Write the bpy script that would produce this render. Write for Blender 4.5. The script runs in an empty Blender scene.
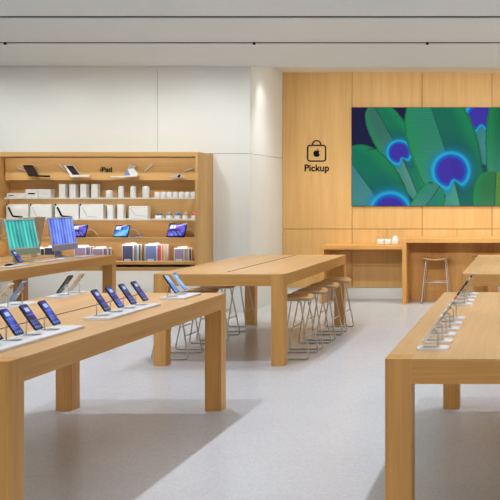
import bpy, bmesh, math, random
from mathutils import Vector, Matrix
random.seed(7)
PI = math.pi
S = bpy.context.scene
C = S.collection
F = 930.0; VX = 530.0; VY = 197.0; EYE = 1.68

# ------------------------------------------------------------------ helpers
def link(name, me, parent=None, loc=(0,0,0), rot=(0,0,0)):
    o = bpy.data.objects.new(name, me); C.objects.link(o)
    o.location = loc; o.rotation_euler = rot
    if parent is not None: o.parent = parent
    return o
def tag(o, label, cat, group=None, kind=None):
    o['label'] = label; o['category'] = cat
    if group: o['group'] = group
    if kind: o['kind'] = kind
    return o
def thing(name, label, cat, loc=(0,0,0), rot=(0,0,0), group=None):
    return tag(link(name, None, None, loc, rot), label, cat, group)
def children(o): return [c for c in S.objects if c.parent == o]
def dup(root, loc=None, rot=None, label=None, group=None, swap=None):
    def cp(o, par):
        c = o.copy(); C.objects.link(c)
        if par is not None: c.parent = par
        if swap and c.type == 'MESH':
            nm = o.name.split('.')[0]
            if nm in swap:
                c.data = o.data.copy(); c.data.materials[0] = swap[nm]
        for ch in kids(o): cp(ch, c)
        return c
    r = cp(root, None)
    if loc is not None: r.location = loc
    if rot is not None: r.rotation_euler = rot
    if label: r['label'] = label
    if group: r['group'] = group
    return r
def kids(o): return [c for c in bpy.data.objects if c.parent == o]

class MB:
    def __init__(s): s.bm = bmesh.new()
    def box(s, x0,x1,y0,y1,z0,z1, bev=0, seg=2, M=None):
        r = bmesh.ops.create_cube(s.bm, size=1.0)
        vs = r['verts']
        for v in vs:
            v.co = Vector(((x0+x1)/2+v.co.x*(x1-x0), (y0+y1)/2+v.co.y*(y1-y0), (z0+z1)/2+v.co.z*(z1-z0)))
        if bev:
            es = list({e for v in vs for e in v.link_edges})
            rr = bmesh.ops.bevel(s.bm, geom=es, offset=bev, segments=seg, affect='EDGES', profile=.5)
            vs = list({v for f in rr['faces'] for v in f.verts} | {v for v in vs if v.is_valid})
        if M is not None:
            for v in vs: v.co = M @ v.co
        return s
    def prism(s, pts, a0, a1, axis='Z', bev=0, M=None):
        # pts: 2D outline (ccw), extruded from a0 to a1 along axis
        def mk(p, a):
            if axis == 'Z': return Vector((p[0],p[1],a))
            if axis == 'Y': return Vector((p[0],a,p[1]))
            return Vector((a,p[0],p[1]))
        lo = [s.bm.verts.new(mk(p,a0)) for p in pts]; hi = [s.bm.verts.new(mk(p,a1)) for p in pts]
        n = len(pts); fs = [s.bm.faces.new(lo[::-1]), s.bm.faces.new(hi)]
        for i in range(n): fs.append(s.bm.faces.new((lo[i], lo[(i+1)%n], hi[(i+1)%n], hi[i])))
        vs = lo+hi
        if bev:
            es = [e for e in fs[1].edges]
            bmesh.ops.bevel(s.bm, geom=es, offset=bev, segments=2, affect='EDGES', profile=.5)
        if M is not None:
            for v in vs:
                if v.is_valid: v.co = M @ v.co
        return s
    def tube(s, pts, r, n=8, closed=False, cap=True):
        pts = [Vector(p) for p in pts]; rings = []; m = len(pts)
        prev = None
        for i, p in enumerate(pts):
            a = pts[i-1] if (i > 0 or closed) else p
            b = pts[(i+1) % m] if (i < m-1 or closed) else p
            d = (b-a).normalized()
            if prev is None:
                up = Vector((0,0,1)) if abs(d.z) < .9 else Vector((1,0,0))
                u = d.cross(up).normalized()
            else:
                u = (prev - d*prev.dot(d)).normalized()
            w = d.cross(u); prev = u
            rings.append([s.bm.verts.new(p + (u*math.cos(2*PI*k/n) + w*math.sin(2*PI*k/n))*r) for k in range(n)])
        rng = range(m if closed else m-1)
        for i in rng:
            A = rings[i]; B = rings[(i+1)%m]
            for k in range(n):
                f = s.bm.faces.new((A[k],A[(k+1)%n],B[(k+1)%n],B[k])); f.smooth = True
        if cap and not closed:
            s.bm.faces.new(rings[0][::-1]); s.bm.faces.new(rings[-1])
        return s
    def lathe(s, prof, n=20, c=(0,0,0)):
        rings = []
        for r, z in prof:
            rings.append([s.bm.verts.new((c[0]+r*math.cos(2*PI*k/n), c[1]+r*math.sin(2*PI*k/n), c[2]+z)) for k in range(n)])
        for A, B in zip(rings, rings[1:]):
            for k in range(n):
                f = s.bm.faces.new((A[k],A[(k+1)%n],B[(k+1)%n],B[k])); f.smooth = True
        s.bm.faces.new(rings[0][::-1]); s.bm.faces.new(rings[-1])
        return s
    def build(s, name, mat, parent=None, loc=(0,0,0), rot=(0,0,0)):
        bmesh.ops.recalc_face_normals(s.bm, faces=s.bm.faces)
        me = bpy.data.meshes.new(name); s.bm.to_mesh(me); s.bm.free()
        me.materials.append(mat)
        return link(name, me, parent, loc, rot)

def rrect(x0,x1,y0,y1,r,n=5):
    p = []
    for cx, cy, a in ((x1-r,y0+r,-90),(x1-r,y1-r,0),(x0+r,y1-r,90),(x0+r,y0+r,180)):
        for k in range(n+1):
            t = math.radians(a+90*k/n); p.append((cx+r*math.cos(t), cy+r*math.sin(t)))
    return p
def fillet(pts, r, n=5, closed=False):
    pts = [Vector(p) for p in pts]; out = []; m = len(pts)
    for i, p in enumerate(pts):
        if not closed and i in (0, m-1): out.append(p); continue
        a = (pts[i-1]-p); b = (pts[(i+1)%m]-p)
        ang = a.angle(b); d = min(r/math.tan(ang/2), a.length*.45, b.length*.45)
        A = p+a.normalized()*d; B = p+b.normalized()*d
        for k in range(n+1):
            t = k/n; out.append(A*(1-t)**2 + p*2*t*(1-t) + B*t*t)
    return out

# ------------------------------------------------------------------ materials
def lin(c):
    return tuple((v/12.92 if v <= .04045 else ((v+.055)/1.055)**2.4) for v in [x/255 for x in c]) + (1,)
def mat(name, rgb, rough=.5, metal=0, emit=0, spec=.5, noise=0, nscale=40, bump=0, coat=0):
    m = bpy.data.materials.new(name); m.use_nodes = True
    nt = m.node_tree; b = nt.nodes['Principled BSDF']
    b.inputs['Base Color'].default_value = lin(rgb); b.inputs['Roughness'].default_value = rough
    b.inputs['Metallic'].default_value = metal; b.inputs['Specular IOR Level'].default_value = spec
    if coat: b.inputs['Coat Weight'].default_value = coat
    tc = nt.nodes.new('ShaderNodeTexCoord'); nz = nt.nodes.new('ShaderNodeTexNoise')
    nz.inputs['Scale'].default_value = nscale; nz.inputs['Detail'].default_value = 3
    nt.links.new(tc.outputs['Object'], nz.inputs['Vector'])
    mx = nt.nodes.new('ShaderNodeMix'); mx.data_type = 'RGBA'; mx.blend_type = 'MULTIPLY'
    mx.inputs['Factor'].default_value = noise if noise else .04
    mx.inputs[6].default_value = lin(rgb)
    nt.links.new(nz.outputs['Fac'], mx.inputs[7])
    nt.links.new(mx.outputs[2], b.inputs['Base Color'])
    if bump:
        bp = nt.nodes.new('ShaderNodeBump'); bp.inputs['Strength'].default_value = bump; bp.inputs['Distance'].default_value = .002
        nt.links.new(nz.outputs['Fac'], bp.inputs['Height']); nt.links.new(bp.outputs['Normal'], b.inputs['Normal'])
    if emit:
        b.inputs['Emission Color'].default_value = lin(rgb); b.inputs['Emission Strength'].default_value = emit
    return m
def wood(name, light, dark, axis, rough=.42, grain=1.0, spec=.35):
    m = bpy.data.materials.new(name); m.use_nodes = True
    nt = m.node_tree; N = nt.nodes; L = nt.links; b = N['Principled BSDF']
    tc = N.new('ShaderNodeTexCoord'); mp = N.new('ShaderNodeMapping')
    sc = [60*grain]*3; sc['XYZ'.index(axis)] = 1.6*grain
    mp.inputs['Scale'].default_value = sc; L.new(tc.outputs['Object'], mp.inputs['Vector'])
    n1 = N.new('ShaderNodeTexNoise'); n1.inputs['Scale'].default_value = 1.0; n1.inputs['Detail'].default_value = 4; n1.inputs['Roughness'].default_value = .65
    L.new(mp.outputs[0], n1.inputs['Vector'])
    mp2 = N.new('ShaderNodeMapping'); s2 = [9*grain]*3; s2['XYZ'.index(axis)] = .5*grain
    mp2.inputs['Scale'].default_value = s2; L.new(tc.outputs['Object'], mp2.inputs['Vector'])
    n2 = N.new('ShaderNodeTexNoise'); n2.inputs['Scale'].default_value = 1.0; n2.inputs['Detail'].default_value = 2
    L.new(mp2.outputs[0], n2.inputs['Vector'])
    ad = N.new('ShaderNodeMath'); ad.operation = 'ADD'; L.new(n1.outputs['Fac'], ad.inputs[0]); L.new(n2.outputs['Fac'], ad.inputs[1])
    mr = N.new('ShaderNodeMapRange'); mr.inputs['From Min'].default_value = .7; mr.inputs['From Max'].default_value = 1.3
    L.new(ad.outputs[0], mr.inputs['Value'])
    cr = N.new('ShaderNodeMix'); cr.data_type = 'RGBA'
    cr.inputs[6].default_value = lin(dark); cr.inputs[7].default_value = lin(light)
    L.new(mr.outputs[0], cr.inputs['Factor']); L.new(cr.outputs[2], b.inputs['Base Color'])
    b.inputs['Roughness'].default_value = rough; b.inputs['Specular IOR Level'].default_value = spec
    bp = N.new('ShaderNodeBump'); bp.inputs['Strength'].default_value = .12; bp.inputs['Distance'].default_value = .001
    L.new(n1.outputs['Fac'], bp.inputs['Height']); L.new(bp.outputs['Normal'], b.inputs['Normal'])
    return m
def floor_mat():
    m = bpy.data.materials.new('terrazzo'); m.use_nodes = True
    nt = m.node_tree; N = nt.nodes; L = nt.links; b = N['Principled BSDF']
    tc = N.new('ShaderNodeTexCoord')
    v = N.new('ShaderNodeTexVoronoi'); v.inputs['Scale'].default_value = 90; L.new(tc.outputs['Object'], v.inputs['Vector'])
    n = N.new('ShaderNodeTexNoise'); n.inputs['Scale'].default_value = 1.2; n.inputs['Detail'].default_value = 5; L.new(tc.outputs['Object'], n.inputs['Vector'])
    sx = N.new('ShaderNodeSeparateColor'); L.new(v.outputs['Color'], sx.inputs[0])
    a = N.new('ShaderNodeMapRange'); a.inputs['To Min'].default_value = .90; a.inputs['To Max'].default_value = 1.04; L.new(sx.outputs[0], a.inputs['Value'])
    a2 = N.new('ShaderNodeMapRange'); a2.inputs['To Min'].default_value = .93; a2.inputs['To Max'].default_value = 1.05; L.new(n.outputs['Fac'], a2.inputs['Value'])
    mu = N.new('ShaderNodeMath'); mu.operation = 'MULTIPLY'; L.new(a.outputs[0], mu.inputs[0]); L.new(a2.outputs[0], mu.inputs[1])
    mx = N.new('ShaderNodeMix'); mx.data_type = 'RGBA'; mx.blend_type = 'MULTIPLY'; mx.inputs['Factor'].default_value = 1
    mx.inputs[6].default_value = lin(FLOOR_RGB); L.new(mu.outputs[0], mx.inputs[7]); L.new(mx.outputs[2], b.inputs['Base Color'])
    b.inputs['Roughness'].default_value = .27; b.inputs['Specular IOR Level'].default_value = .5
    return m
FLOOR_RGB = (200,199,199)
def attr_emit(name, strength=1.0, rough=.2, spec=.5):
    m = bpy.data.materials.new(name); m.use_nodes = True
    nt = m.node_tree; b = nt.nodes['Principled BSDF']
    a = nt.nodes.new('ShaderNodeAttribute'); a.attribute_name = 'picture'
    b.inputs['Specular IOR Level'].default_value = spec; b.inputs['Base Color'].default_value = (.003,.003,.004,1); b.inputs['Roughness'].default_value = rough
    nt.links.new(a.outputs['Color'], b.inputs['Emission Color']); b.inputs['Emission Strength'].default_value = strength
    return m

OL, OD = (226,170,98), (203,147,77)
oak_x = wood('oak_grain_x', OL, OD, 'X'); oak_lit_y = wood('oak_lit_top_y', (229,181,124), (211,160,100), 'Y', rough=.36, spec=.5); oak_z = wood('oak_grain_z', OL, OD, 'Z')  # tabletop copy is paler, with the sheen of overhead light put into its colour
oak_shaded_y = wood('oak_shaded_side_y', OL, OD, 'Y')  # deeper copy for table sides, their shade put into the wood colour
oakwall = wood('oak_wall', (222,178,116), (206,160,96), 'Z', rough=.5)
oakwall_x = wood('oak_unit_x', (222,178,116), (206,160,96), 'X', rough=.5)
seatwood = wood('seat_oak', (204,162,110), (180,136,86), 'X', rough=.45)
white_wall = mat('white_wall', (236,238,236), .55)
grey_ceiling = mat('ceiling_panel', (228,238,242), .7)
white_ceiling = mat('alcove_ceiling', (235,232,225), .7)
black = mat('black', (10,10,10), .6, spec=.1)
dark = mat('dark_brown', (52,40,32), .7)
white_gloss = mat('white_plastic', (238,238,238), .3)
white_paper = mat('white_card', (232,230,226), .55)
cream_paper = mat('cream_card', (222,214,200), .55)
steel = mat('brushed_steel', (205,198,188), .36, metal=.6)
floor_m = floor_mat()
pic = attr_emit('screen_picture', .84, .6, .08)
pic_dim = attr_emit('device_screen', .9, .12)
phone_black = mat('phone_black', (28,28,32), .25)
phone_white = mat('phone_silver', (225,222,218), .25)
phone_gold = mat('phone_gold', (224,205,178), .25)
phone_blue = mat('phone_blue', (120,140,185), .25)
phone_navy = mat('phone_navy', (38,48,80), .25)
phone_orange = mat('phone_orange', (226,120,50), .25)
lens_m = mat('lens_glass', (12,12,16), .08)
mint = mat('mint_aluminium', (150,185,165), .35); iblue = mat('blue_aluminium', (158,172,205), .35)
sand = mat('sand_aluminium', (238,220,192), .45); silver = mat('silver_aluminium', (205,206,208), .3, metal=.3)
shelf_white = mat('white_shelf', (240,238,234), .4)

# ------------------------------------------------------------------ pictures on screens (colour grids)
def grid_screen(name, w, h, nx, ny, fn, mt, parent=None, M=None, loc=(0,0,0)):
    """flat panel with width along local Y (screen faces +X), lower edge at z=0, colours from fn(u,v)"""
    bm = bmesh.new(); vs = []
    for j in range(ny+1):
        for i in range(nx+1):
            u, v = i/nx, j/ny
            co = Vector((0, (u-.5)*w, v*h))
            if M is not None: co = M @ co
            vs.append(bm.verts.new(co))
    for j in range(ny):
        for i in range(nx):
            a = j*(nx+1)+i
            bm.faces.new((vs[a], vs[a+1], vs[a+nx+2], vs[a+nx+1]))
    me = bpy.data.meshes.new(name); bm.to_mesh(me); bm.free()
    at = me.color_attributes.new('picture', 'FLOAT_COLOR', 'POINT')
    k = 0
    for j in range(ny+1):
        for i in range(nx+1):
            c = fn(i/nx, j/ny); at.data[k].color = lin([max(0, min(255, x)) for x in c]); k += 1
    me.materials.append(mt)
    return link(name, me, parent, loc)
def mixc(a, b, t):
    t = max(0, min(1, t)); return tuple(p*(1-t)+q*t for p, q in zip(a, b))
def sstep(a, b, x):
    t = max(0, min(1, (x-a)/(b-a))); return t*t*(3-2*t)

# ------------------------------------------------------------------ room
YW = 13.58; YO = 15.35; XS = -4.087; HC = 3.584; HA = 3.736
XL, XR, YB = -9.0, 7.0, -2.5
def struct(name, mb, m, label=None, **k):
    o = mb.build(name, m, **k); o['kind'] = 'structure'; return o
struct('floor', MB().box(XL-.2, XR+.2, YB, 15.8, -.1, 0), floor_m)
# ceiling: long panels between dark slots
slots = [1.66+1.64*k for k in range(-2, 6)]         # ... 8.22, 9.86, 11.5 reached below
slots = [11.50-1.64*k for k in range(0, 9) if 11.50-1.64*k > YB+.3]
edges = [YW] + slots + [YB]
cm = MB(); SW = .062
ys = sorted(slots)
a = YB
for y in ys + [None]:
    b_ = (y-SW) if y is not None else YW
    cm.box(XL, XR, a, b_, HC, HC+.12, bev=.006)
    if y is not None: a = y+SW
struct('ceiling', cm, grey_ceiling)
sm = MB()
for y in ys:
    sm.box(XL, XR, y-SW+.001, y+SW-.001, HC+.012, HC+.05)
struct('trim_1', sm, black)
struct('trim_2', MB().box(XL, XR, YW-.0, YW+.04, HC, HC+.35), grey_ceiling)
struct('ceiling_alcove', MB().box(XS-.05, XR, YW+.04, YO+.25, HA, HA+.1), white_ceiling)
struct('roof', MB().box(XL-.2, XR+.2, YB, 15.8, HC+.36, HC+.42), white_ceiling)
# white back wall in panels
ws = 2.315; g = .003
wb = MB()
seams = [XL, -5.44, XS]
wb.box(XL, -5.44-g, YW, YW+.1, ws+g, HC+.02); wb.box(-5.44+g, XS, YW, YW+.1, ws+g, HC+.02)
wb.box(XL, XS, YW, YW+.1, 0, ws-g)
struct('wall_back', wb, white_wall)
wsd = MB(); wsd.box(XS-.1, XS, YW+.1, YO+.25, 0, ws-g); wsd.box(XS-.1, XS, YW+.1, YO+.25, ws+g, HA+.05)
struct('wall_side', wsd, white_wall)
struct('wall_core', MB().box(XL, XS-.03, YW+.03, YW+.09, 0, HC).box(XS-.09, XS-.03, YW+.05, YO+.25, 0, HC), dark)
struct('wall_left', MB().box(XL-.2, XL, YB, YW+.1, 0, HC+.3), white_wall)
struct('wall_right', MB().box(XR, XR+.2, YB, 15.6, 0, HC+.3), white_wall)
# oak wall
ow = MB(); P = 1.155; x0 = XS; gg = .004; zl = 1.152; z0 = .19
xs = [XS, -2.937]
while xs[-1] < XR-P: xs.append(xs[-1]+P)
xs.append(XR)
for a, b in zip(xs, xs[1:]):
    ow.box(a+gg, b-gg, YO, YO+.05, zl+gg, HA)
    if not (-2.95 < a < -.7): ow.box(a+gg, b-gg, YO, YO+.05, z0, zl-gg)
struct('wall_oak', ow, oakwall)
struct('wall_oak_core', MB().box(XS, XR, YO+.055, YO+.2, z0, HA), dark)
struct('baseboard_back', MB().box(XS, XR, YO+.02, YO+.2, 0, z0-.004), white_wall)
# built in cabinets: two doors over one wide drawer
def cabinet(x, label):
    t = thing('built_in_cabinet', label, 'cabinet', (x, YO, 0), group=None)
    zm = .541
    MB().box(0.006, P-.006, .022, .048, z0+.002, zl-.006).build('cabinet_body', oakwall, t)
    for k in (0, 1):
        MB().box(k*P/2+gg, (k+1)*P/2-gg, 0, .02, zm+gg, zl-gg, bev=.001, seg=1).build('door', oakwall, t)
    MB().box(gg, P-gg, 0, .02, z0, zm-gg, bev=.001, seg=1).build('drawer', oakwall, t)
    return t
cabinet(-2.937, 'flush oak wall cabinet seen beneath the low counter, two doors over a wide drawer')
cabinet(-2.937+P, 'flush oak wall cabinet mostly hidden behind the taller pickup counter')

# ------------------------------------------------------------------ video wall with feathers
FE = [ # tip, base, half width, bulge, eye centre, eye radius, colour pair, tint
 dict(t=(481,70), b=(486,165), w=30, e=(481,117), r=12.5, c1=(22,112,104), c2=(18,96,110)),
 dict(t=(373,104), b=(421,205), w=19, e=(399,152.5), r=9.5, c1=(16,124,86), c2=(58,118,98)),
 dict(t=(520,84), b=(500,215), w=30, e=(545,150), r=9, c1=(22,122,70), c2=(14,104,60)),
 dict(t=(342,151), b=(412,258), w=33, e=(390,213), r=16, c1=(12,120,90), c2=(70,140,140)),
 dict(t=(426,92), b=(470,248), w=35, e=(451,171), r=14.5, c1=(14,112,84), c2=(44,140,106)),
 dict(t=(496,172), b=(486,246), w=23, e=(480,300), r=5, c1=(96,150,60), c2=(50,124,66)),
 dict(t=(440,186), b=(402,228), w=15, e=(300,300), r=5, c1=(40,140,112), c2=(60,142,122)),
]
def feather_pic(px, py):
    col = mixc((20,20,58), (14,84,78), sstep(150, 190, py)*.8 if px < 420 else sstep(110,150,py)*.8)
    for f in FE:
        tx, ty = f['t']; bx, by = f['b']; ax, ay = bx-tx, by-ty; L = math.hypot(ax, ay); ax /= L; ay /= L
        s = ((px-tx)*ax + (py-ty)*ay)/L; d = (px-tx)*(-ay) + (py-ty)*ax     # d>0 : left side of the axis
        d += 3*math.sin(s*3.0)
        if s <= 0 or s >= 1: continue
        hw = f['w']*(math.sin(PI*s**.62))**.6
        ragged = 1 - .02*abs(math.sin(s*37+1)*math.sin(s*91))
        hw *= ragged
        if abs(d) > hw: continue
        q = abs(d)/hw
        ex, ey = f['e']; er = f['r']
        r = math.hypot(px-ex, py-ey)
        base = f['c1'] if d < 0 else f['c2']
        # barbs
        barb = math.sin((abs(d)*1.2 + s*L*1.1)*1.5)*math.sin((abs(d)*.9 - s*L*1.3)*1.1)
        c = mixc(base, (28,156,84), sstep(.45, .95, q)*.6)
        c = mixc(c, (6,40,50), .16+.20*barb)
        nick = (max(0, math.sin(s*19+f['w']-q*2.5))*abs(math.sin(s*7.3+1)))**30*sstep(.72,1,q)*1.6; c = mixc(c, (8,20,34), nick*.8)
        c = mixc(c, (112,178,168), sstep(.2,.75,s)*(.5 if d > 0 else .10)*(1-.5*q))
        c = mixc(c, (6,70,90), sstep(3.2*er, 1.2*er, r)*.45 if d < 0 else 0)
        c = mixc(c, (10,60,60), sstep(1.2, 0, abs(d))*.45)
        c = mixc(c, (12,50,40), sstep(.9, 1, q)*.35)
        # eye rings (heart: notch at the base side)
        along = (px-ex)*ax + (py-ey)*ay; side = (px-ex)*(-ay)+(py-ey)*ax
        rr = r + max(0, along)*.9*math.exp(-(side/(er*.28))**2)
        c = mixc(c, (20,120,170), sstep(2.0*er, 1.2*er, rr)*.7); c = mixc(c, (30,170,220), math.exp(-((rr-1.25*er)/(.13*er))**2)*.85)
        c = mixc(c, (20,84,186), sstep(1.2*er, 1.02*er, rr))
        c = mixc(c, (58,46,156), sstep(1.02*er, .86*er, rr))
        if d < 0: c = mixc(c, (20,14,70), .10*sstep(er*1.2, 0, r))
        col = c
    return col
sx0, sx1 = -2.94, -.04; sz0, sz1 = 1.531, 3.157; SY = YO-.035
vw = thing('video_wall', 'wide wall screen showing blue and green peacock feathers on the oak wall', 'screen', ((sx0+sx1)/2, SY, sz0))
MB().box(sx0-(sx0+sx1)/2, sx1-(sx0+sx1)/2, .002, .035, 0, sz1-sz0).build('housing', black, vw)
W_, H_ = sx1-sx0, sz1-sz0; sc_ = F/SY
def wallfn(u, v):
    X = sx0+u*W_; Z = sz0+v*H_
    return feather_pic(VX+X*sc_, VY-(Z-EYE)*sc_)
scr = grid_screen('screen', W_-.01, H_-.01, 330, 190, wallfn, pic, vw, Matrix.Rotation(-PI/2, 4, 'Z') @ Matrix.Translation((0,0,.005)))

# ------------------------------------------------------------------ pickup sign
def text_mesh(name, body, size, mt, parent, loc, depth=.003, offset=.0, rot=(PI/2,0,0)):
    cu = bpy.data.curves.new(name+'_curve', 'FONT'); cu.body = body; cu.size = size
    cu.extrude = depth; cu.offset = offset; cu.align_x = 'CENTER'
    tmp = bpy.data.objects.new('tmp_text', cu); C.objects.link(tmp)
    dg = bpy.context.evaluated_depsgraph_get()
    me = bpy.data.meshes.new_from_object(tmp.evaluated_get(dg)); me.name = name
    bpy.data.objects.remove(tmp)
    me.materials.clear(); me.materials.append(mt)
    return link(name, me, parent, loc, rot)
so = F/YO
def wx(px, s=so): return (px-VX)/s
def wz(py, s=so): return EYE-(py-VY)/s
sg = thing('pickup_sign', 'black Pickup lettering under a shopping bag outline on the oak wall', 'sign', (wx(316.7), YO-.004, wz(161)))
k = 1/so
bag = MB()
outer = fillet([(-9*k,0,0),(9*k,0,0),(9*k,0,15.6*k),(-9*k,0,15.6*k)], 2.6*k, 6, True)
bag.tube(outer, .0115, 6, True)
hp = [(-4.2*k,0,15.6*k),(-3.9*k,0,18*k),(-2.2*k,0,19.9*k),(0,0,20.4*k),(2.2*k,0,19.9*k),(3.9*k,0,18*k),(4.2*k,0,15.6*k)]
bag.tube(hp, .0115, 6)
bo = bag.build('bag_outline', black, sg)
# apple emblem
ap = []
def arc(cx, cy, r, a0, a1, n):
    return [(cx+r*math.cos(math.radians(a0+(a1-a0)*i/n)), cy+r*math.sin(math.radians(a0+(a1-a0)*i/n))) for i in range(n+1)]
pts = [(0,2.35),(.9,2.85),(1.9,2.8),(2.7,2.25),(2.95,1.95),(2.35,1.35),(2.1,.45),(2.35,-.45),(3.15,-1.05),(2.8,-2.0),(2.1,-3.0),(1.4,-3.45),(.7,-3.3),(0,-3.1),
       (-.7,-3.3),(-1.4,-3.45),(-2.2,-2.9),(-2.9,-1.7),(-3.25,-.2),(-3.1,1.2),(-2.4,2.3),(-1.4,2.85),(-.6,2.65)]
MB().prism([(x*k, y*k+7.6*k) for x, y in pts], -.003, .003, 'Y').prism([(x*k, y*k+7.6*k) for x, y in
    [(.05,2.85),(.15,3.7),(.7,4.5),(1.45,4.85),(1.4,4.0),(.85,3.2)]], -.003, .003, 'Y').build('apple_emblem', black, sg)
text_mesh('lettering', 'Pickup', 9.5*k, black, sg, (0,0,-10.1*k), offset=.0032)

# ------------------------------------------------------------------ tables
TW, TL, TH = 1.30, 3.10, .914
def make_table(label, loc, group='long oak display tables'):
    t = thing('display_table', label, 'table', loc, group=group)
    hx, hy, l, e = TW/2, TL/2, .128, .05
    poly = [(-hx+l,-hy),(hx-l,-hy),(hx-l,-hy+l),(hx,-hy+l),(hx,hy-l),(hx-l,hy-l),(hx-l,hy),(-hx+l,hy),(-hx+l,hy-l),(-hx,hy-l),(-hx,-hy+l),(-hx+l,-hy+l)]
    ed = .007
    MB().prism(poly, TH-ed, TH, 'Z').build('tabletop', oak_lit_y, t)
    MB().box(-hx+.05, hx-.05, -hy+l, hy-l, TH-.10, TH-ed).build('core_board', oak_lit_y, t)
    for s in (-1, 1):
        xa, xb = sorted((s*hx, s*(hx-.05)))
        MB().box(xa, xb, -hy+l, hy-l, TH-.118, TH-ed).build('side_apron', oak_shaded_y, t)
    for s in (-1, 1):
        y0, y1 = (-hy, -hy+e) if s < 0 else (hy-e, hy)
        MB().box(-hx+l, hx-l, y0, y1, TH-.118, TH-ed).build('end_apron', oak_x, t)
    for sx in (-1, 1):
        for sy in (-1, 1):
            xa, xb = sorted((sx*hx, sx*(hx-l))); ya, yb = sorted((sy*hy, sy*(hy-l)))
            o = MB()
            ch = .010
            # leg with only its outer corner rounded
            cxn, cyn = sx*hx, sy*hy
            pts = [(xa,ya),(xb,ya),(xb,yb),(xa,yb)]; out = []
            for p in pts:
                if abs(p[0]-cxn) < 1e-6 and abs(p[1]-cyn) < 1e-6:
                    f = fillet([(pts[pts.index(p)-1][0], pts[pts.index(p)-1][1],0),(p[0],p[1],0),(pts[(pts.index(p)+1)%4][0],pts[(pts.index(p)+1)%4][1],0)], .02, 4)
                    out += [(v.x,v.y) for v in f[1:-1]]
                else: out.append(p)
            o.prism(out, 0, TH, 'Z').build('leg', oak_z, t)
    MB().box(-.010, .010, -hy+.28, hy-.06, TH-.001, TH+.0012).build('cable_slot', dark, t)
    return t
cx = {-1:-6.15, 0:-3.09, 1:-.03}
YA, YBk = 4.385+TL/2, 9.225+TL/2
tb = make_table('near left oak table with rows of phones on white boards', (cx[0]+.015, YA-.055, 0))
dup(tb, (cx[0], YBk, 0), label='empty oak table in the middle with stools along both sides')
dup(tb, (cx[1]-.008, YA+.01, 0), label='near right oak table with one line of phones on small plates')
dup(tb, (cx[1], YBk, 0), label='far right empty oak table partly hidden behind the near right table')
dup(tb, (cx[-1]+.02, YBk, 0), label='far left oak table carrying desktop computers')

# ------------------------------------------------------------------ counters
def lowc():
    t = thing('low_counter', 'low oak counter along the back wall holding small white packs', 'counter', (0,0,0))
    t.location = (-3.325, 14.68, 0); w = 1.325; d = YO-14.68-.003
    MB().box(0, w, 0, d, .852, TH, bev=.002, seg=1).build('countertop', oak_x, t)
    MB().box(0, .075, 0, d, 0, .852, bev=.002, seg=1).build('end_panel', oak_z, t)
    MB().box(.075, w, d-.04, d, .78, .852).build('back_rail', oak_x, t)
lowc()
t = thing('pickup_counter', 'taller oak bar counter at the back right with two stools', 'counter', (-1.997, 14.53, 0))
w = 2.9; d = YO-14.53-.004
MB().box(0, w, 0, d, .965, 1.032, bev=.002, seg=1).build('countertop', oak_x, t)
MB().box(0, .065, 0, d, 0, .965, bev=.002, seg=1).build('end_panel', oak_z, t)
MB().box(w-.065, w, 0, d, 0, .965, bev=.002, seg=1).build('end_panel', oak_z, t)
MB().box(.065, w-.065, .46, .5, 0, .965).build('back_panel', wood('shaded_oak_z', (204,150,86), (182,128,66), 'Z', rough=.5), t)  # oak darkened to paint in the shade under the bar top

# ------------------------------------------------------------------ stools
def make_stool(h, label, group, loc, rotz, foot, rt=.008):
    t = thing('stool', label, 'stool', loc, (0,0,rotz), group)
    bm = bmesh.new(); n = 20; m = 8; a, b = .23, .185
    def outline(th):
        c, s = math.cos(th), math.sin(th); e = .62
        return a*math.copysign(abs(c)**e, c), b*math.copysign(abs(s)**e, s)
    def zt(x, y): return h-.022 + .028*(x/a)**2 - .006*(y/b)**2
    top = []; bot = []
    for r in range(1, m+1):
        f = r/m; tr = []; br = []
        for i in range(2*n):
            x, y = outline(PI*i/n); x *= f; y *= f
            edge = max(0, (f-.8)/.2)
            tr.append(bm.verts.new((x, y, zt(x,y)-.008*edge**2))); br.append(bm.verts.new((x*.97, y*.97, zt(x,y)-.034+.012*edge**2)))
        top.append(tr); bot.append(br)
    ct = bm.verts.new((0,0,zt(0,0))); cb = bm.verts.new((0,0,zt(0,0)-.034)); K = 2*n
    for i in range(K):
        j = (i+1) % K
        bm.faces.new((ct, top[0][i], top[0][j])); bm.faces.new((cb, bot[0][j], bot[0][i]))
        for r in range(m-1):
            bm.faces.new((top[r][i], top[r+1][i], top[r+1][j], top[r][j])); bm.faces.new((bot[r][i], bot[r][j], bot[r+1][j], bot[r+1][i]))
        bm.faces.new((top[-1][i], bot[-1][i], bot[-1][j], top[-1][j]))
    for f in bm.faces: f.smooth = True
    x = MB(); x.bm.free(); x.bm = bm; x.build('seat', seatwood, t)
    zs = h-.045; BX, BY, TX, TY = .215, .19, .155, .085
    for s in (-1, 1):
        loop = [(s*TX,-TY+.04,zs),(s*TX,-TY,zs-.004),(s*BX,-BY,rt),(s*BX,BY,rt),(s*TX,TY,zs-.004),(s*TX,TY-.04,zs)]
        MB().tube(fillet(loop, .03, 5), rt, 8).build('leg_frame', steel, t)
    f = (zs-foot)/zs; xx = TX+(BX-TX)*f; yy = TY+(BY-TY)*f
    for s in (-1, 1):
        MB().tube([(-xx, s*yy, foot),(xx, s*yy, foot)], rt*.8, 8).build('footrest', steel, t)
    MB().box(-TX-.01, TX+.01, -.05, .05, zs-.006, zs+.012, bev=.003).build('seat_bracket', steel, t)
    return t
yst = [9.80, 10.45, 11.10, 11.80]
wh = ['nearest the camera', 'second from the camera', 'third from the camera', 'farthest from the camera']
st0 = None
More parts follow.
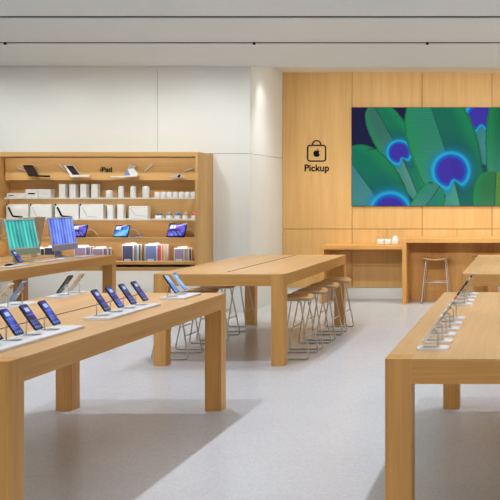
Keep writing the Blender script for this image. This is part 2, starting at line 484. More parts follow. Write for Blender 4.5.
for side, X, nm in ((1, -2.465, 'right'), (-1, -3.715, 'left')):
    for i, y in enumerate(yst):
        lb = 'oak seat stool on the %s side of the middle table, %s' % (nm, wh[i])
        if st0 is None: st0 = make_stool(.65, lb, 'stools around the middle table', (X,y,0), PI/2, .24)
        else: dup(st0, (X,y,0), label=lb)
bs = make_stool(.735, 'tall stool at the pickup counter standing fully in view', 'stools at the pickup counter', (-1.49,14.77,0), 0, .335)
dup(bs, (-.69,14.77,0), label='tall stool at the pickup counter mostly hidden behind the far right table')

# ------------------------------------------------------------------ phones, stands, boards
def ui(kind, seed):
    rnd = random.Random(seed)
    icons = [(rnd.random(), rnd.random()) for _ in range(8)]
    def fn(u, v):
        if kind == 'purple': c = mixc((18,14,64), (58,50,164), .5+.5*math.sin(u*5+v*7+seed))
        elif kind == 'blue': c = mixc((22,30,120), (66,84,200), .5+.5*math.sin(u*4-v*6+seed))
        else: c = mixc((60,120,215), (150,195,240), .5+.5*math.sin(u*3+v*5+seed))
        if u < .07 or u > .93 or v < .03 or v > .95: return (8,8,12)
        if .72 < v < .90 and .3 < u < .85: return (175,200,250)
        if .06 < v < .13 and int(u*9) % 2: return (120,190,220)
        if .22 < v < .62 and int(v*26) % 3 == 0 and int(u*9+seed) % 3: return mixc(c, (170,180,250), .55)
        return c
    return fn
PW, PH, PT, PLT = .078, .163, .009, math.radians(35)
def make_phone(label, body, kind, seed, loc, face, group, tilt=PLT, parent=None):
    """origin at the lower edge; face=+1 screen towards +X, -1 towards -X"""
    t = thing('smartphone', label, 'phone', loc, (0,-tilt, 0 if face > 0 else PI), group)
    MB().prism(rrect(-PW/2, PW/2, 0, PH, .012, 4), -PT, 0, 'X').build('body', body, t)
    grid_screen('screen', PW-.004, PH-.004, 9, 20, ui(kind, seed), pic_dim, t, Matrix.Translation((.0006,0,.002)))
    ci = MB().prism(rrect(-PW/2+.004, -PW/2+.04, PH-.044, PH-.006, .008, 3), -PT-.002, -PT, 'X').build('camera_bump', body, t)
    lm = MB()
    for (y, z) in ((-PW/2+.014, PH-.016), (-PW/2+.014, PH-.034), (-PW/2+.030, PH-.025)):
        lm.prism([(y+.0065*math.cos(2*PI*q/10), z+.0065*math.sin(2*PI*q/10)) for q in range(10)], -PT-.0035, -PT-.002, 'X')
    lm.build('camera_lens', lens_m, ci)
    return t
def make_stand(label, loc, face, group, drop=0):
    """origin on the board under the rod; leans nothing, phone sits on +X side"""
    t = thing('phone_stand', label, 'stand', loc, (0,0,0 if face > 0 else PI), group)
    MB().prism(rrect(-.012, .075, -.022, .022, .012, 4), 0, .003, 'Z').build('foot_plate', steel, t)
    p = fillet([(0,0,.002),(0,0,.078-drop),(.022,0,.084-drop)], .012, 4)
    MB().tube(p, .0035, 8).build('rod', steel, t)
    MB().prism([(.018*math.cos(2*PI*q/14), .018*math.sin(2*PI*q/14)) for q in range(14)], 0, .006, 'Z',
        M=Matrix.Translation((.026,0,.0845-drop)) @ Matrix.Rotation(-PLT,4,'Y') @ Matrix.Rotation(PI/2,4,'Y') @ Matrix.Translation((0,0,-.006))).build('holder_pad', steel, t)
    return t
BZ = .930
stand0 = None
def put_phone(X, y, face, body, kind, seed, label, slabel, group, z=BZ, tilt=PLT, drop=0):
    """X: rod position"""
    global stand0
    if stand0 is None: stand0 = make_stand(slabel, (X,y,z), face, 'metal phone stands')
    else:
        if drop: make_stand(slabel, (X,y,z), face, 'metal phone stands', drop)
        else: dup(stand0, (X,y,z), (0,0,0 if face > 0 else PI), slabel)
    # screen plane passes .035 in front of the rod at z+.084
    zz = .030-drop; dx = .0385+(.084-.030)*math.tan(tilt)
    make_phone(label, body, kind, seed, (X+face*dx, y, z+zz), face, group, tilt)
def board(name, x0, x1, y0, y1, label):
    o = MB().prism(rrect(-(x1-x0)/2, (x1-x0)/2, -(y1-y0)/2, (y1-y0)/2, .012, 4), 0, BZ-TH-.0005, 'Z', bev=.002).build(name, white_gloss, None, ((x0+x1)/2,(y0+y1)/2,TH+.0005))
    return tag(o, label, 'display board', 'white display boards on the near left table')
board('display_board', -2.78, -2.60, 4.55, 5.44, 'long white board nearest the camera on the left table')
board('display_board', -2.775, -2.605, 5.77, 6.57, 'long white board with four dark phones in the middle of the left table edge')
board('display_board', -2.765, -2.575, 6.93, 7.29, 'short white board with two light blue phones at the far corner of the left table')
board('display_board', -3.70, -3.52, 5.85, 6.68, 'long white board on the far side of the left table, at the left edge')
board('display_board', -3.66, -3.52, 7.00, 7.40, 'short white board holding two phones seen from behind, black and cream')
nth = ['nearest', 'second', 'third', 'farthest']
for i in range(4):
    put_phone(-2.745, 4.68+.193*i, 1, phone_black, ['purple','blue','purple','blue'][i], 3*i,
        'violet screened phone, %s of four on the board nearest the camera, left table' % nth[i],
        'thin metal stand, %s of four on the board nearest the camera' % nth[i], 'phones on the near left table')
for i in range(4):
    put_phone(-2.745, 5.89+.195*i, 1, phone_black, ['purple','blue','purple','purple'][i], 5*i+1,
        'black phone with violet screen, %s of four on the left table middle board' % nth[i],
        'thin metal stand, %s of four on the middle board of the left table' % nth[i], 'phones on the near left table')
put_phone(-2.735, 7.02, 1, phone_black, 'light', 2, 'black edged phone with pale blue screen at the far corner of the left table',
    'thin metal stand under the black edged pale blue phone', 'phones on the near left table')
put_phone(-2.735, 7.19, 1, phone_white, 'light', 4, 'silver edged phone with pale blue screen at the far corner of the left table',
    'thin metal stand under the silver edged pale blue phone', 'phones on the near left table')
cols = [phone_white, phone_white, phone_gold, phone_blue]
nms = ['white', 'silver', 'gold', 'pale blue']
for i in range(4):
    put_phone(-3.545, 5.96+.178*i, -1, cols[i], 'light', i, '%s phone seen from behind on the far side board of the left table' % nms[i],
        'thin metal stand behind the %s phone on the far side board' % nms[i], 'phones on the near left table')
put_phone(-3.535, 7.12, -1, phone_black, 'light', 9, 'black phone seen from behind on the short far side board',
    'thin metal stand behind the black phone on the short board', 'phones on the near left table', drop=.012)
put_phone(-3.535, 7.30, -1, phone_gold, 'light', 8, 'cream phone seen from behind on the short far side board',
    'thin metal stand behind the cream phone on the short board', 'phones on the near left table', drop=.012)
# right table plates
pc = [phone_white, phone_white, phone_white, phone_white, phone_orange, phone_navy, phone_black, phone_white, phone_black, phone_white]
cn = ['white', 'white', 'white', 'white', 'orange', 'navy', 'black', 'white', 'black', 'white']
ord_ = ['first','second','third','fourth','fifth','sixth','seventh','eighth','ninth','tenth']
py = [4.68+.232*i for i in range(6)] + [6.60,6.84,7.08,7.30]
for i, y in enumerate(py):
    o = MB().prism(rrect(-.079, .079, -.05, .05, .02, 5), 0, .0115, 'Z', bev=.003).build('display_plate', white_gloss, None, (-.487, y, TH+.0005))
    tag(o, 'small white plate, %s from the camera in the line on the right table' % ord_[i], 'display plate', 'white plates on the near right table')
    put_phone(-.463, y, -1, pc[i], 'light', i, '%s phone seen edge-on, %s from the camera on the right table' % (cn[i], ord_[i]),
        'thin metal stand, %s from the camera on the right table' % ord_[i], 'phones on the near right table', z=.926)

# ------------------------------------------------------------------ desktop computers
def stripes(c1, c2, seed):
    def fn(u, v):
        w = sstep(.15,.85,math.sin(u*52+seed+.8*math.sin(v*2.2+seed))*.5+.5)
        w2 = math.sin(u*13+seed*2)*.5+.5
        c = mixc(c1, c2, w*.65+w2*.35)
        if abs(u-.52) < .012: c = mixc(c, (10,20,60), .5)
        if v > .97: c = mixc(c, (30,60,90), .5)
        return mixc(c, (255,255,255), .12*math.sin(v*3+u*6)**2)
    return fn
def make_desktop(label, body, fn, loc, face, W=.65, H=.43):
    t = thing('desktop_computer', label, 'computer', (loc[0],loc[1],loc[2]+.0015), (0,0,0 if face > 0 else PI), 'desktop computers on the far left table')
    tilt = math.radians(10.5); M = Matrix.Translation((0,0,.085)) @ Matrix.Rotation(-tilt, 4, 'Y')
    MB().prism(rrect(-W/2, W/2, 0, H, .012, 4), -.014, 0, 'X', M=M).build('display_body', body, t)
    ch = .075
    MB().prism(rrect(-W/2+.004, W/2-.004, ch-.004, H-.004, .008, 3), 0, .0015, 'X', M=M).build('bezel', white_gloss, t)
    grid_screen('screen', W-.035, H-ch-.022, 60, 12, fn, pic_dim, t, M @ Matrix.Translation((.0022,0,ch+.008)))
    st = MB(); st.box(-.115, -.103, -.075, .075, .006, .26, bev=.002, M=Matrix.Translation((0,0,0)))
    st.box(-.115, .055, -.075, .075, 0, .009, bev=.002)
    st.box(-.105, -.03, -.04, .04, .19, .23, bev=.004)
    st.build('stand', body, t)
    return t
make_desktop('desktop computer with green striped screen and mint chin facing the aisle', mint, stripes((6,112,122), (70,222,200), 0), (-5.95,10.98,TH), 1)
make_desktop('desktop computer with blue striped screen and pale blue chin facing the aisle', iblue, stripes((44,72,210), (128,168,250), 2), (-5.95,11.93,TH), 1, W=.63)
make_desktop('sand coloured desktop computer seen from behind, between the green and blue screens', sand, stripes((180,150,60), (240,220,140), 1), (-6.41,11.81,TH), -1)
make_desktop('sand coloured desktop computer seen from behind at the left picture edge', sand, stripes((180,80,60), (240,150,120), 1), (-6.41,10.86,TH), -1)
def keyboard(loc, label):
    t = thing('keyboard', label, 'keyboard', loc, (0,0,0), 'keyboards on the far left table')
    MB().prism(rrect(-.06, .06, -.23, .23, .012, 4), 0, .009, 'Z').build('case', silver, t)
    km = MB()
    for r in range(5):
        for c in range(13):
            if r == 0 and 3 < c < 9: continue
            km.box(.047-r*.0215-.018, .047-r*.0215, -.218+c*.0336, -.218+c*.0336+.030, .009, .0115)
    if True: km.box(.029, .047, -.218+4*.0336, -.218+9*.0336-.004, .009, .0115)
    o = km.build('keys', white_gloss, t)
    return t
kb = keyboard((-5.74,11.06,TH), 'silver keyboard in front of the green screened computer')
dup(kb, (-5.70,11.92,TH), label='silver keyboard in front of the blue screened computer')
dup(kb, (-5.66,10.22,TH), label='silver keyboard at the left picture edge of the far left table')
def mouse(loc, m, label):
    mb = MB(); prof = []
    bm = mb.bm; bmesh.ops.create_uvsphere(bm, u_segments=16, v_segments=8, radius=1)
    for v in bm.verts: v.co = Vector((v.co.x*.055, v.co.y*.03, max(0, v.co.z)*.022))
    for f in bm.faces: f.smooth = True
    return tag(mb.build('computer_mouse', m, None, loc), label, 'mouse', 'mice on the far left table')
mouse((-5.76,11.42,TH), white_gloss, 'pale mouse beside the keyboard of the green screened computer')
mouse((-5.80,10.36,TH), black, 'dark mouse near the left picture edge of the far left table')
put_phone(-5.80, 10.47, 1, phone_black, 'blue', 12, 'phone with blue screen standing before the green screened computer',
    'thin metal stand before the green screened computer', 'phones on the far left table', z=TH+.0005)

# ------------------------------------------------------------------ wall shelf unit
UX0, UX1, UF, UZ0, UZ1 = -7.51, -4.626, 12.95, .652, 2.306
un = thing('shelf_unit', 'large oak wall cabinet with open shelves of accessories on the white wall', 'shelving', ((UX0+UX1)/2, UF, UZ0))
ux = (UX0+UX1)/2
def upart(name, x0,x1,y0,y1,z0,z1, m, bev=0):
    return MB().box(x0-ux, x1-ux, y0-UF, y1-UF, z0-UZ0, z1-UZ0, bev=bev, seg=1).build(name, m, un)
UB = YW-.003
upart('top_panel', UX0,UX1,UF,UB,2.247,UZ1, oakwall_x)
upart('bottom_panel', UX0,UX1,UF,UB,UZ0,.698, oakwall_x)
upart('side_panel', UX0,UX0+.04,UF,UB,.698,2.247, oakwall)
upart('side_panel', UX1-.04,UX1,UF,UB,.698,2.247, oakwall)
upart('back_panel', UX0+.04,UX1-.04,13.35,UB,.698,2.247, oakwall_x)
upart('header_panel', UX0+.06,UX1-.045,13.2,13.35,1.917,2.235, oakwall_x, .002)
SH1, SH2, SH3, SH4 = 1.672, 1.372, 1.107, .774
pieces = [(-7.40,-6.71),(-6.70,-6.005),(-5.995,-5.345),(-5.335,-4.675)]
for z in (SH1, SH2):
    for a, b in pieces: upart('white_shelf', a,b,13.08,13.35,z-.020,z, shelf_white, .002)
upart('middle_shelf', UX0+.045,UX1-.045,13.0,13.35,SH3-.045,SH3, oakwall_x, .002)
for a, b in ((UX0+.05,-5.93),(-5.92,-4.68)): upart('lower_shelf', a,b,13.0,13.35,SH4-.04,SH4, oakwall_x, .002)
upart('painted_gap_shade', UX0+.045,UX1-.045,13.28,13.345,.70,SH4-.042, dark)  # dark block paints the shade in the gap below the lowest shelf

SS = 70.6
def sxp(px): return (px-VX)/SS
YF = 13.17
def pbox(x0, x1, h, z, m, label, cat='box', name='product_box', dy=.12, group=None, y=YF, picture=None, top=None):
    X0, X1 = sxp(x0)+.003, sxp(x1)-.003; w = X1-X0
    if picture is None and top is None:
        o = MB().box(-w/2, w/2, 0, dy, 0, h, bev=.003, seg=1).build(name, m, None, ((X0+X1)/2, y, z+.0005))
        return tag(o, label, cat, group)
    t = thing(name, label, cat, ((X0+X1)/2, y, z+.0005), group=group)
    MB().box(-w/2, w/2, 0, dy, 0, h, bev=.003, seg=1).build('carton', m, t)
    if picture: picture(t, w, h)
    if top: MB().box(-w/2, -w/2+.02, -.001, dy*.5, h-.02, h+.002).build('corner_tab', black, t)
    return t
def pic_dark(t, w, h): MB().box(-w*.28, w*.28, -.002, 0, h*.38, h*.55).build('printed_picture', black, t)
def pic_pale(t, w, h): MB().box(-w*.3, w*.3, -.002, 0, h*.40, h*.48).build('printed_picture', cream_paper, t)
def strokebox(m, th=.012):
    def fn(t, w, h):
        mb = MB()
        a = (-w*.40, h*.80); b = (-w*.20, h*.17); c = (w*.24, h*.10)
        for p, q in ((a,b),(b,c)):
            dx, dz = q[0]-p[0], q[1]-p[1]; L = math.hypot(dx,dz); nx, nz = -dz/L*th, dx/L*th
            mb.prism([(p[0]-nx,p[1]-nz),(q[0]-nx,q[1]-nz),(q[0]+nx,q[1]+nz),(p[0]+nx,p[1]+nz)], -.002, 0, 'Y')
        mb.build('printed_picture', m, t)
    return fn
grey_ink = mat('grey_ink', (185,178,168), .6)
# top white shelf
g1 = 'packages on the upper white shelf'
pbox(6.5, 16, .062, SH1, white_paper, 'low white box at the far left of the upper shelf', picture=pic_dark, group=g1)
pbox(16, 25, .062, SH1, white_paper, 'low white box second from left on the upper shelf', picture=pic_pale, group=g1)
pbox(25.2, 38, .118, SH1, white_paper, 'white box with dark printed mark on the upper shelf', picture=pic_dark, group=g1)
pbox(38, 51, .118, SH1, white_paper, 'white box with pale print beside the dark marked box on the upper shelf', picture=pic_pale, group=g1)
tw = ['leftmost', 'second', 'third', 'rightmost']
for i, (a, b) in enumerate(((58.8,65.4),(69.2,75.8),(80,86.6),(91,97.6))):
    pbox(a, b, .19, SH1, white_paper, 'tall white square carton on the upper shelf, %s of four' % tw[i], group=g1, dy=.09)
def canister(px, w, h, z, m, label, group, name='canister', cat='package', y=13.22):
    r = w/2/SS
    o = MB().lathe([(r*.92,0),(r,.004),(r,h-r*.55),(r*.92,h-r*.25),(r*.6,h-.004),(r*.15,h)], 20).build(name, m, None, (sxp(px), y, z+.0005))
    return tag(o, label, cat, group)
canister(108, 6.6, .105, SH1, white_gloss, 'short white domed package right of the tall cartons', g1)
for i, p in enumerate((119.8, 131.8, 144.6)):
    canister(p, 5.4 if i < 2 else 6.8, .165, SH1, white_gloss, 'tall white domed package on the upper shelf, %s of three' % ['left','middle','right'][i], g1)
pos7 = ['leftmost', 'second', 'third', 'middle', 'fifth', 'sixth', 'rightmost']
for i in range(7):
    canister(156+6.05*i, 5.7, .082, SH1, white_gloss, 'small white domed package right on the upper shelf, %s of seven' % pos7[i], g1)
# second shelf
g2 = 'packages on the lower white shelf'
bxs = [((6,28.6),1),((30,51.6),0),((54.8,78.6),1),((79.8,103),0)]
for i, ((a,b),dk) in enumerate(bxs):
    pbox(a, b, .205, SH2, white_paper, 'large white keyboard carton, %s of four on its shelf, %s print' % (tw[i], 'black' if dk else 'pale'),
         picture=strokebox(black if dk else grey_ink, .013 if dk else .004), top=True, group=g2)
for i, (a, b) in enumerate(((107,113),(117,123.6))):
    pbox(a, b, .195+.008*i, SH2, white_paper, 'narrow white carton on the lower white shelf, %s of two' % ['left','right'][i], group=g2, dy=.09)
def env(t, w, h):
    mb = MB()
    for p, q in (((-w*.42,h*.85),(-w*.15,h*.3)),((-w*.15,h*.3),(w*.44,h*.2)),((-w*.42,h*.87),(w*.4,h*.87))):
        dx, dz = q[0]-p[0], q[1]-p[1]; L = math.hypot(dx,dz); nx, nz = -dz/L*.003, dx/L*.003
        mb.prism([(p[0]-nx,p[1]-nz),(q[0]-nx,q[1]-nz),(q[0]+nx,q[1]+nz),(p[0]+nx,p[1]+nz)], -.002, 0, 'Y')
    mb.build('printed_picture', grey_ink, t)
pbox(128.6, 147.6, .178, SH2, white_paper, 'wide white carton with thin line drawing on the lower white shelf', picture=env, group=g2)
def pod(px, rgb, label, w=5):
    t = thing('boxed_gadget', label, 'package', (sxp(px), 13.2, SH2+.0005), group='small coloured packages on the lower white shelf')
    ww = w/SS
    MB().box(-ww/2, ww/2, 0, .07, 0, .045, bev=.004).build('holder', white_paper, t)
    mt = mat('gadget_colour', rgb, .35)
    mb = MB(); r = ww*.46
    bmesh.ops.create_uvsphere(mb.bm, u_segments=14, v_segments=8, radius=1)
    for v in mb.bm.verts: v.co = Vector((v.co.x*r, .035+v.co.y*.03, .062+v.co.z*.034))
    for f in mb.bm.faces: f.smooth = True
    mb.build('gadget', mt, t)
    return t
pod(157.6, (110,110,125), 'small dark grey rounded gadget on the lower white shelf, leftmost of its row', 6.4)
pod(167.6, (140,140,150), 'small mid grey rounded gadget on the lower white shelf')
pod(176, (84,130,180), 'small blue rounded gadget on the lower white shelf')
pod(184, (186,170,150), 'small beige rounded gadget on the lower white shelf', 4.6)
pod(192.5, (228,92,96), 'small red rounded gadget at the right end of the lower white shelf')
# tablets on the middle shelf
def tabfn(kind):
    def fn(u, v):
        if u < .03 or u > .97 or v < .05 or v > .95: return (10,8,20)
        c = mixc((30,30,130), (110,100,235), .5+.5*math.sin(u*5+v*6)) if kind else mixc((40,80,225), (110,210,245), .5+.5*math.sin(u*4-v*5+1))
        if .62 < v < .88 and (.10 < u < .26 or .28 < u < .40): return (225,230,250)
        if .6 < v < .85 and .47 < u < .57: return (200,70,90) if kind else (50,40,110)
        if .62 < v < .85 and .68 < u < .86: return (80,110,220)
        if .12 < v < .45 and .2 < u < .85 and (u*1.2+v) % .3 > .12: return mixc(c, (200,215,255), .5)
        return c
    return fn
def tablet(px, w, kind, label, lean=.34, yaw=0, h=.19):
    t = thing('tablet', label, 'tablet', (sxp(px), 13.12, SH3+.001), (0,0,yaw), 'tablets on the middle wooden shelf')
    M = Matrix.Translation((0,0,.006)) @ Matrix.Rotation(-lean, 4, 'X') @ Matrix.Rotation(-PI/2, 4, 'Z')
    sh = Matrix.Shear('XZ', 4, (.0,0)) if False else Matrix.Identity(4)
    MB().prism(rrect(-w/2, w/2, 0, h, .01, 3), -.008, 0, 'X', M=M).build('body', phone_black, t)
    grid_screen('screen', w-.006, h-.006, 36, 22, tabfn(kind), pic_dim, t, M @ Matrix.Translation((.001,0,.003)))
    c, s = math.cos(lean), math.sin(lean)
    MB().box(-.02, .02, .04, .052, -.0005, .11, bev=.002, M=None).build('support', steel, t)
    cab = [(w/2*.96, .05, .10),(w/2+.03, .06, .115),(w/2+.08, .08, .10),(w/2+.12, .10, .04),(w/2+.13, .13, .004)]
    MB().tube(fillet([tuple(q) for q in cab], .03, 3), .0025, 6).build('charging_cable', white_gloss, t)
    return t
tablet(79.5, .245, 1, 'tablet with violet screen leaning on the middle shelf beside the blue screened computer', yaw=-.25, h=.185)
tablet(121.8, .25, 0, 'tablet with bright blue screen leaning on the middle shelf, centre', yaw=-.3, h=.178)
tablet(176.5, .30, 1, 'largest tablet with violet blue screen at the right end of the middle shelf', yaw=-.3, h=.205)
fk = thing('folded_keyboard', 'grey keyboard folio lying beside the bright blue tablet', 'keyboard', (sxp(138.5), 13.02, SH3+.001))
MB().box(-.085, .085, 0, .11, 0, .012, bev=.003).build('base', silver, fk)
MB().box(-.07, .09, 0, .11, 0, .008, bev=.002, M=Matrix.Translation((0,.0,.02)) @ Matrix.Rotation(-.20,4,'Y')).build('cover', phone_blue, fk)

# folio cases on the lower shelf
def case_group(px, w, h, rgb, backs, place, tray=True, y=13.08):
    grp = 'folio cases on the lowest shelf'
    z = SH4+.0005
    n = 1+len(backs); xo = sxp(px)
    fm = mat('case_cover', rgb, .6); names = ['first', 'second', 'third', 'fourth', 'fifth']
    for i in range(n):
        t = thing('folio_case', '', 'case', (xo + (0 if i == 0 else .022+.030*i), y+.036*i, z), group=grp)
        t['label'] = '%s tablet case in the %s, %s from front' % (('fully seen' if i == 0 else 'white edged'), place, names[i])
        hh = h*(1 if i == 0 else 1.03-.01*i)
        MB().box(-w/2-.006, w/2+.006, .002, .026, 0, hh, bev=.004).build('clear_box', white_paper, t)
        c = fm if i == 0 else mat('case_colour', backs[i-1], .6)
        cv = MB().box(-w/2+.004, w/2-.004, -.003, .002, .008, hh-.012, bev=.001, seg=1)
        cv.box(w/2+.006, w/2+.008, .007, .021, .01, hh-.014)
        cv.build('case_cover', c, t)
        if i == 0 or i == 1:
            MB().prism(rrect(-.03, .05, hh, hh+.022, .009, 3), .01, .014, 'Y').build('hang_tab', white_paper, t)
        if i == 0:
            pass
    # price card
    c = tag(MB().box(-.045, .045, 0, .004, 0, .036).build('price_card', cream_paper, None, (xo+.01, y-.03, z)), 'cream price card before the %s' % place, 'card', 'price cards on the lowest shelf')
case_group(83, .155, .205, (158,136,172), [(140,124,165),(110,108,116)], 'lilac stack right of the blue screen')
case_group(100.5, .15, .185, (152,130,158), [(140,124,150),(120,118,128)], 'mauve stack behind the table corner')
case_group(130.5, .15, .235, (82,82,118), [(150,150,160),(90,120,120)], 'navy stack on the lowest shelf')
case_group(153.5, .165, .235, (112,130,178), [(205,90,100),(232,190,80),(210,196,226)], 'blue stack with red and yellow cases')
case_group(181.5, .135, .185, (152,134,166), [(170,160,140),(80,78,86)], 'lilac grey stack at the right end')
case_group(53.5, .16, .20, (58,54,80), [(80,78,90)], 'dark stack between the two computers')
case_group(37.5, .15, .18, (230,228,226), [(50,50,60)], 'white stack beside the green screen')

# wall mounted tablets on the header panel
HY = 13.198
def hp_(px, py): s = F/13.15; return ((px-VX)/s, EYE-(py-VY)/s)
def mount_thing(px, py, label): 
    x, z = hp_(px, py); return thing('wall_tablet', label, 'tablet', (x, HY, z), group='tablets mounted on the header panel'), x, z
def poly(pts, x, z):
    return [(hp_(a,b)[0]-x, hp_(a,b)[1]-z) for a, b in pts]
def slab(t, name, pts, x, z, y0, y1, m): return MB().prism(poly(pts,x,z), y0, y1, 'Y').build(name, m, t)
brown_screen = mat('off_screen', (58,40,38), .2)
t, x, z = mount_thing(38, 176, 'tablet with black keyboard folio mounted at the left of the header panel')
slab(t, 'screen_body', [(29,176),(39,176),(32.5,165.3),(23,165.3)], x, z, -.055, -.045, black)
slab(t, 'screen', [(29.5,175.3),(38.2,175.3),(32.2,166),(24.2,166)], x, z, -.057, -.0551, brown_screen)
slab(t, 'keyboard_base', [(37,176.8),(50,177.2),(50,175.4),(38.5,175.2)], x, z, -.09, -.04, black)
MB().tube([(.0,-.05,.03),(.0,0,.03)], .006, 8).build('mount_pin', steel, t)
t, x, z = mount_thing(79, 176, 'tablet with white keyboard folio mounted left of the iPad lettering')
slab(t, 'screen_body', [(71,176.4),(81,175.6),(73.6,165),(64,165.4)], x, z, -.055, -.045, white_gloss)
slab(t, 'screen', [(73,174.8),(80.3,174.8),(73.2,165.6),(66,165.6)], x, z, -.057, -.0551, brown_screen)
slab(t, 'keyboard_base', [(69.5,175),(72,177.2),(91,176.5),(91,174.9)], x, z, -.09, -.04, white_gloss)
MB().tube([(-.02,-.05,.03),(-.02,0,.03)], .006, 8).build('mount_pin', steel, t)
t, x, z = mount_thing(134, 176, 'silver tablet folded like a tent mounted right of the iPad lettering')
slab(t, 'screen_body', [(131,176),(139.5,175),(134,168.4),(127.8,169)], x, z, -.06, -.05, phone_white)
slab(t, 'upper_flap', [(128.3,169),(134.3,168.2),(137,165.5),(129.5,164.6)], x, z, -.05, -.042, silver)
slab(t, 'side_flap', [(124,175.6),(131,176.2),(128,169)], x, z, -.05, -.042, phone_blue)
slab(t, 'keyboard_base', [(112,177),(121,177.4),(138,176.6),(138,175.4),(112,176)], x, z, -.09, -.04, white_gloss)
MB().tube([(.0,-.045,.05),(.0,0,.05)], .006, 8).build('mount_pin', steel, t)
t, x, z = mount_thing(178, 177, 'thin tablet seen almost flat, mounted at the right of the header panel')
slab(t, 'screen_body', [(170,176.6),(178,174),(182,174.6),(186,177.6),(176,177.8)], x, z, -.06, -.045, silver)
slab(t, 'camera_corner', [(177.5,177),(179.5,174.4),(181,175),(180,177.4)], x, z, -.063, -.0601, black)
MB().tube([(.02,-.045,.02),(.02,0,.02)], .006, 8).build('mount_pin', steel, t)
for a, b, lb in (((16.3,167.6),(26.6,171.6),'white stylus mounted at the left end of the header panel'),
             ((58.3,164.4),(65.6,171.6),'white stylus mounted left of the white keyboard folio'),
             ((143.4,171.6),(151.8,163.8),'white stylus mounted right of the tent folded tablet'),
             ((183.2,171),(193.4,167.6),'white stylus mounted at the right end of the header panel')):
    (ax, az), (bx, bz) = hp_(*a), hp_(*b)
    o = MB().tube([(0,-.02,0),(bx-ax,-.02,bz-az)], .0085, 8).tube([((bx-ax)/2,-.02,(bz-az)/2),((bx-ax)/2,.001,(bz-az)/2)], .003, 6).build('stylus', white_gloss, None, (ax, HY-.001, az))
    tag(o, lb, 'stylus', 'styluses on the header panel')
x, z = hp_(104.8, 171.8)
o = text_mesh('header_lettering', 'iPad', .102, black, None, (x, HY-.006, z), depth=.004, offset=.0006)
tag(o, 'black iPad lettering at the middle of the header panel', 'sign')

# small packs on the low counter
s3 = F/15.08
for i, (a, b) in enumerate(((377.6,384.4),(384.8,391.6),(392,398.8))):
    X0, X1 = (a-VX)/s3, (b-VX)/s3
    t = thing('accessory_pack', 'small white pack on the low counter, %s of three' % ['left','middle','right'][i], 'package', ((X0+X1)/2, 15.02, TH+.0005), group='white packs on the low counter')
    w = X1-X0
    MB().box(-w/2+.002, w/2-.002, 0, .09, 0, .085, bev=.014, seg=3).build('pack', white_paper, t)
    MB().box(-w/2+.012, w/2-.012, -.002, .003, .02, .06, bev=.001, seg=1).build('window', cream_paper, t)
    if i == 2:
        mb = MB(); bmesh.ops.create_uvsphere(mb.bm, u_segments=16, v_segments=10, radius=.04)
        for v in mb.bm.verts: v.co += Vector((.0,.045,.10))
        for f in mb.bm.faces: f.smooth = True
        mb.build('round_cap', white_gloss, t)

# ------------------------------------------------------------------ ceiling spot heads in the far slot
sp0 = None
for X, lb in ((-6.49,'small black spot head in the ceiling slot above the far left'),(-3.41,'small black spot head in the ceiling slot near the middle'),(-1.27,'small black spot head in the ceiling slot at the right')):
    if sp0 is None:
        sp0 = thing('ceiling_spot', lb, 'spotlight', (X, 11.50, HC-.02), group='spot heads in the ceiling slot')
        MB().lathe([(.016,0),(.018,.004),(.018,.12)], 14).build('housing', black, sp0)
    else: dup(sp0, (X, 11.50, HC-.02), label=lb)

# ------------------------------------------------------------------ lights
def spot(x, y, z, tx, ty, tz, power, ang=110, blend=.6, r=.05, col=(1,.93,.84)):
    l = bpy.data.lights.new('spot_lamp', 'SPOT'); l.energy = power; l.spot_size = math.radians(ang); l.spot_blend = blend
    l.shadow_soft_size = r; l.color = col
    o = bpy.data.objects.new('spot_lamp', l); C.objects.link(o); o.location = (x,y,z)
    o.rotation_euler = (Vector((tx,ty,tz))-Vector((x,y,z))).to_track_quat('-Z','Y').to_euler()
    return o
def strip(x, y, z, L, wd, d, power, col):
    l = bpy.data.lights.new('wash_lamp', 'AREA'); l.shape = 'RECTANGLE'; l.size = L; l.size_y = wd; l.energy = power; l.color = col
    o = bpy.data.objects.new('wash_lamp', l); C.objects.link(o); o.location = (x,y,z)
    o.rotation_euler = Vector(d).to_track_quat('-Z','Y').to_euler()
LC = (.97,.99,.96)
E = 116
for y in slots:
    if y < 3.0: continue
    for X in (-6.15, -3.09, -.03, 3.03):
        spot(X, y, HC-.03, X, y, 0, E*(.6 if y < 4 else 1.25 if 8 < y < 9 else 1), 94, .7, .05, (.86,.945,1.08))
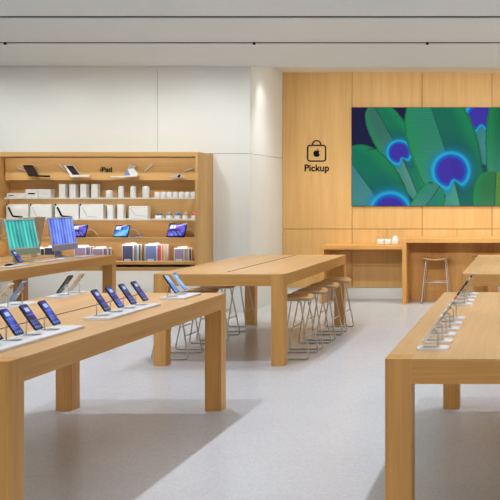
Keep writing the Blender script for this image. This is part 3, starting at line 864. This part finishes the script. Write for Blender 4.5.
# far slot washers for the shelf wall; spots added to brighten the oak wall
for X in (-8.2, -7.2, -6.2, -5.2, -4.4):
    spot(X, 11.50, HC-.05, X, 13.58, 2.15, 56, 76, .9, .08, LC)
for X in (-3.4, -2.3, -1.2, -.1, 1.0, 2.1):
    spot(X, 11.50, HC-.07, X, 15.35, 1.3, 45, 75, 1, .08, LC)
    if X > -3: spot(X, 8.22, HC-.05, X+.1, 15.35, .9, 235, 36, 1, .06, LC)  # added unseen spots from a nearer slot, to light beneath the low counter
strip(1.6, YW+.12, HA-.03, 10, .06, (0,.40,-.9), 60, LC)
for X in (-3.3, -2.2, -1.1, 0, 1.1, 2.2):
    spot(X, 13.95, HA-.04, X, 13.9, 0, 62, 105, .9, .05, LC)
strip(ux, 13.10, SH1-.024, 2.7, .01, (0,.7,-.7), 1.5, LC)
strip(ux, 13.10, SH2-.024, 2.7, .01, (0,.7,-.7), 1.5, LC)
# shelf lighting inside the wall unit, and an added strip beneath it
strip(ux, 12.985, 2.243, 2.75, .015, (0,.8,-.6), 2.0, LC)
strip(ux, 13.03, SH3-.05, 2.75, .012, (0,.75,-.65), 3.0, LC)
strip(ux, 13.05, .648, 2.75, .03, (0,.75,-.65), 5.5, LC)  # added with no lamp seen, brightens the wall below the unit
spot(-3.75, YW+.35, HA-.05, -4.05, 14.4, 2.2, 22, 80, 1, .05, LC)

w = bpy.data.worlds.new('World'); S.world = w; w.use_nodes = True
bg = w.node_tree.nodes['Background']; bg.inputs[0].default_value = (1,.90,.80,1); bg.inputs[1].default_value = .7

# ------------------------------------------------------------------ camera
cam = bpy.data.cameras.new('camera'); co = bpy.data.objects.new('camera', cam); C.objects.link(co)
co.location = (0,0,EYE); co.rotation_euler = (PI/2,0,0)
cam.sensor_width = 36; cam.lens = F/500*36; cam.shift_x = -(VX-250)/500; cam.shift_y = -(250-VY)/500
cam.clip_start = .05; cam.clip_end = 100
S.camera = co
S.view_settings.view_transform = 'Standard'; S.view_settings.look = 'None'; S.view_settings.gamma = 1
S.view_settings.use_curve_mapping = False; S.view_settings.exposure = .25
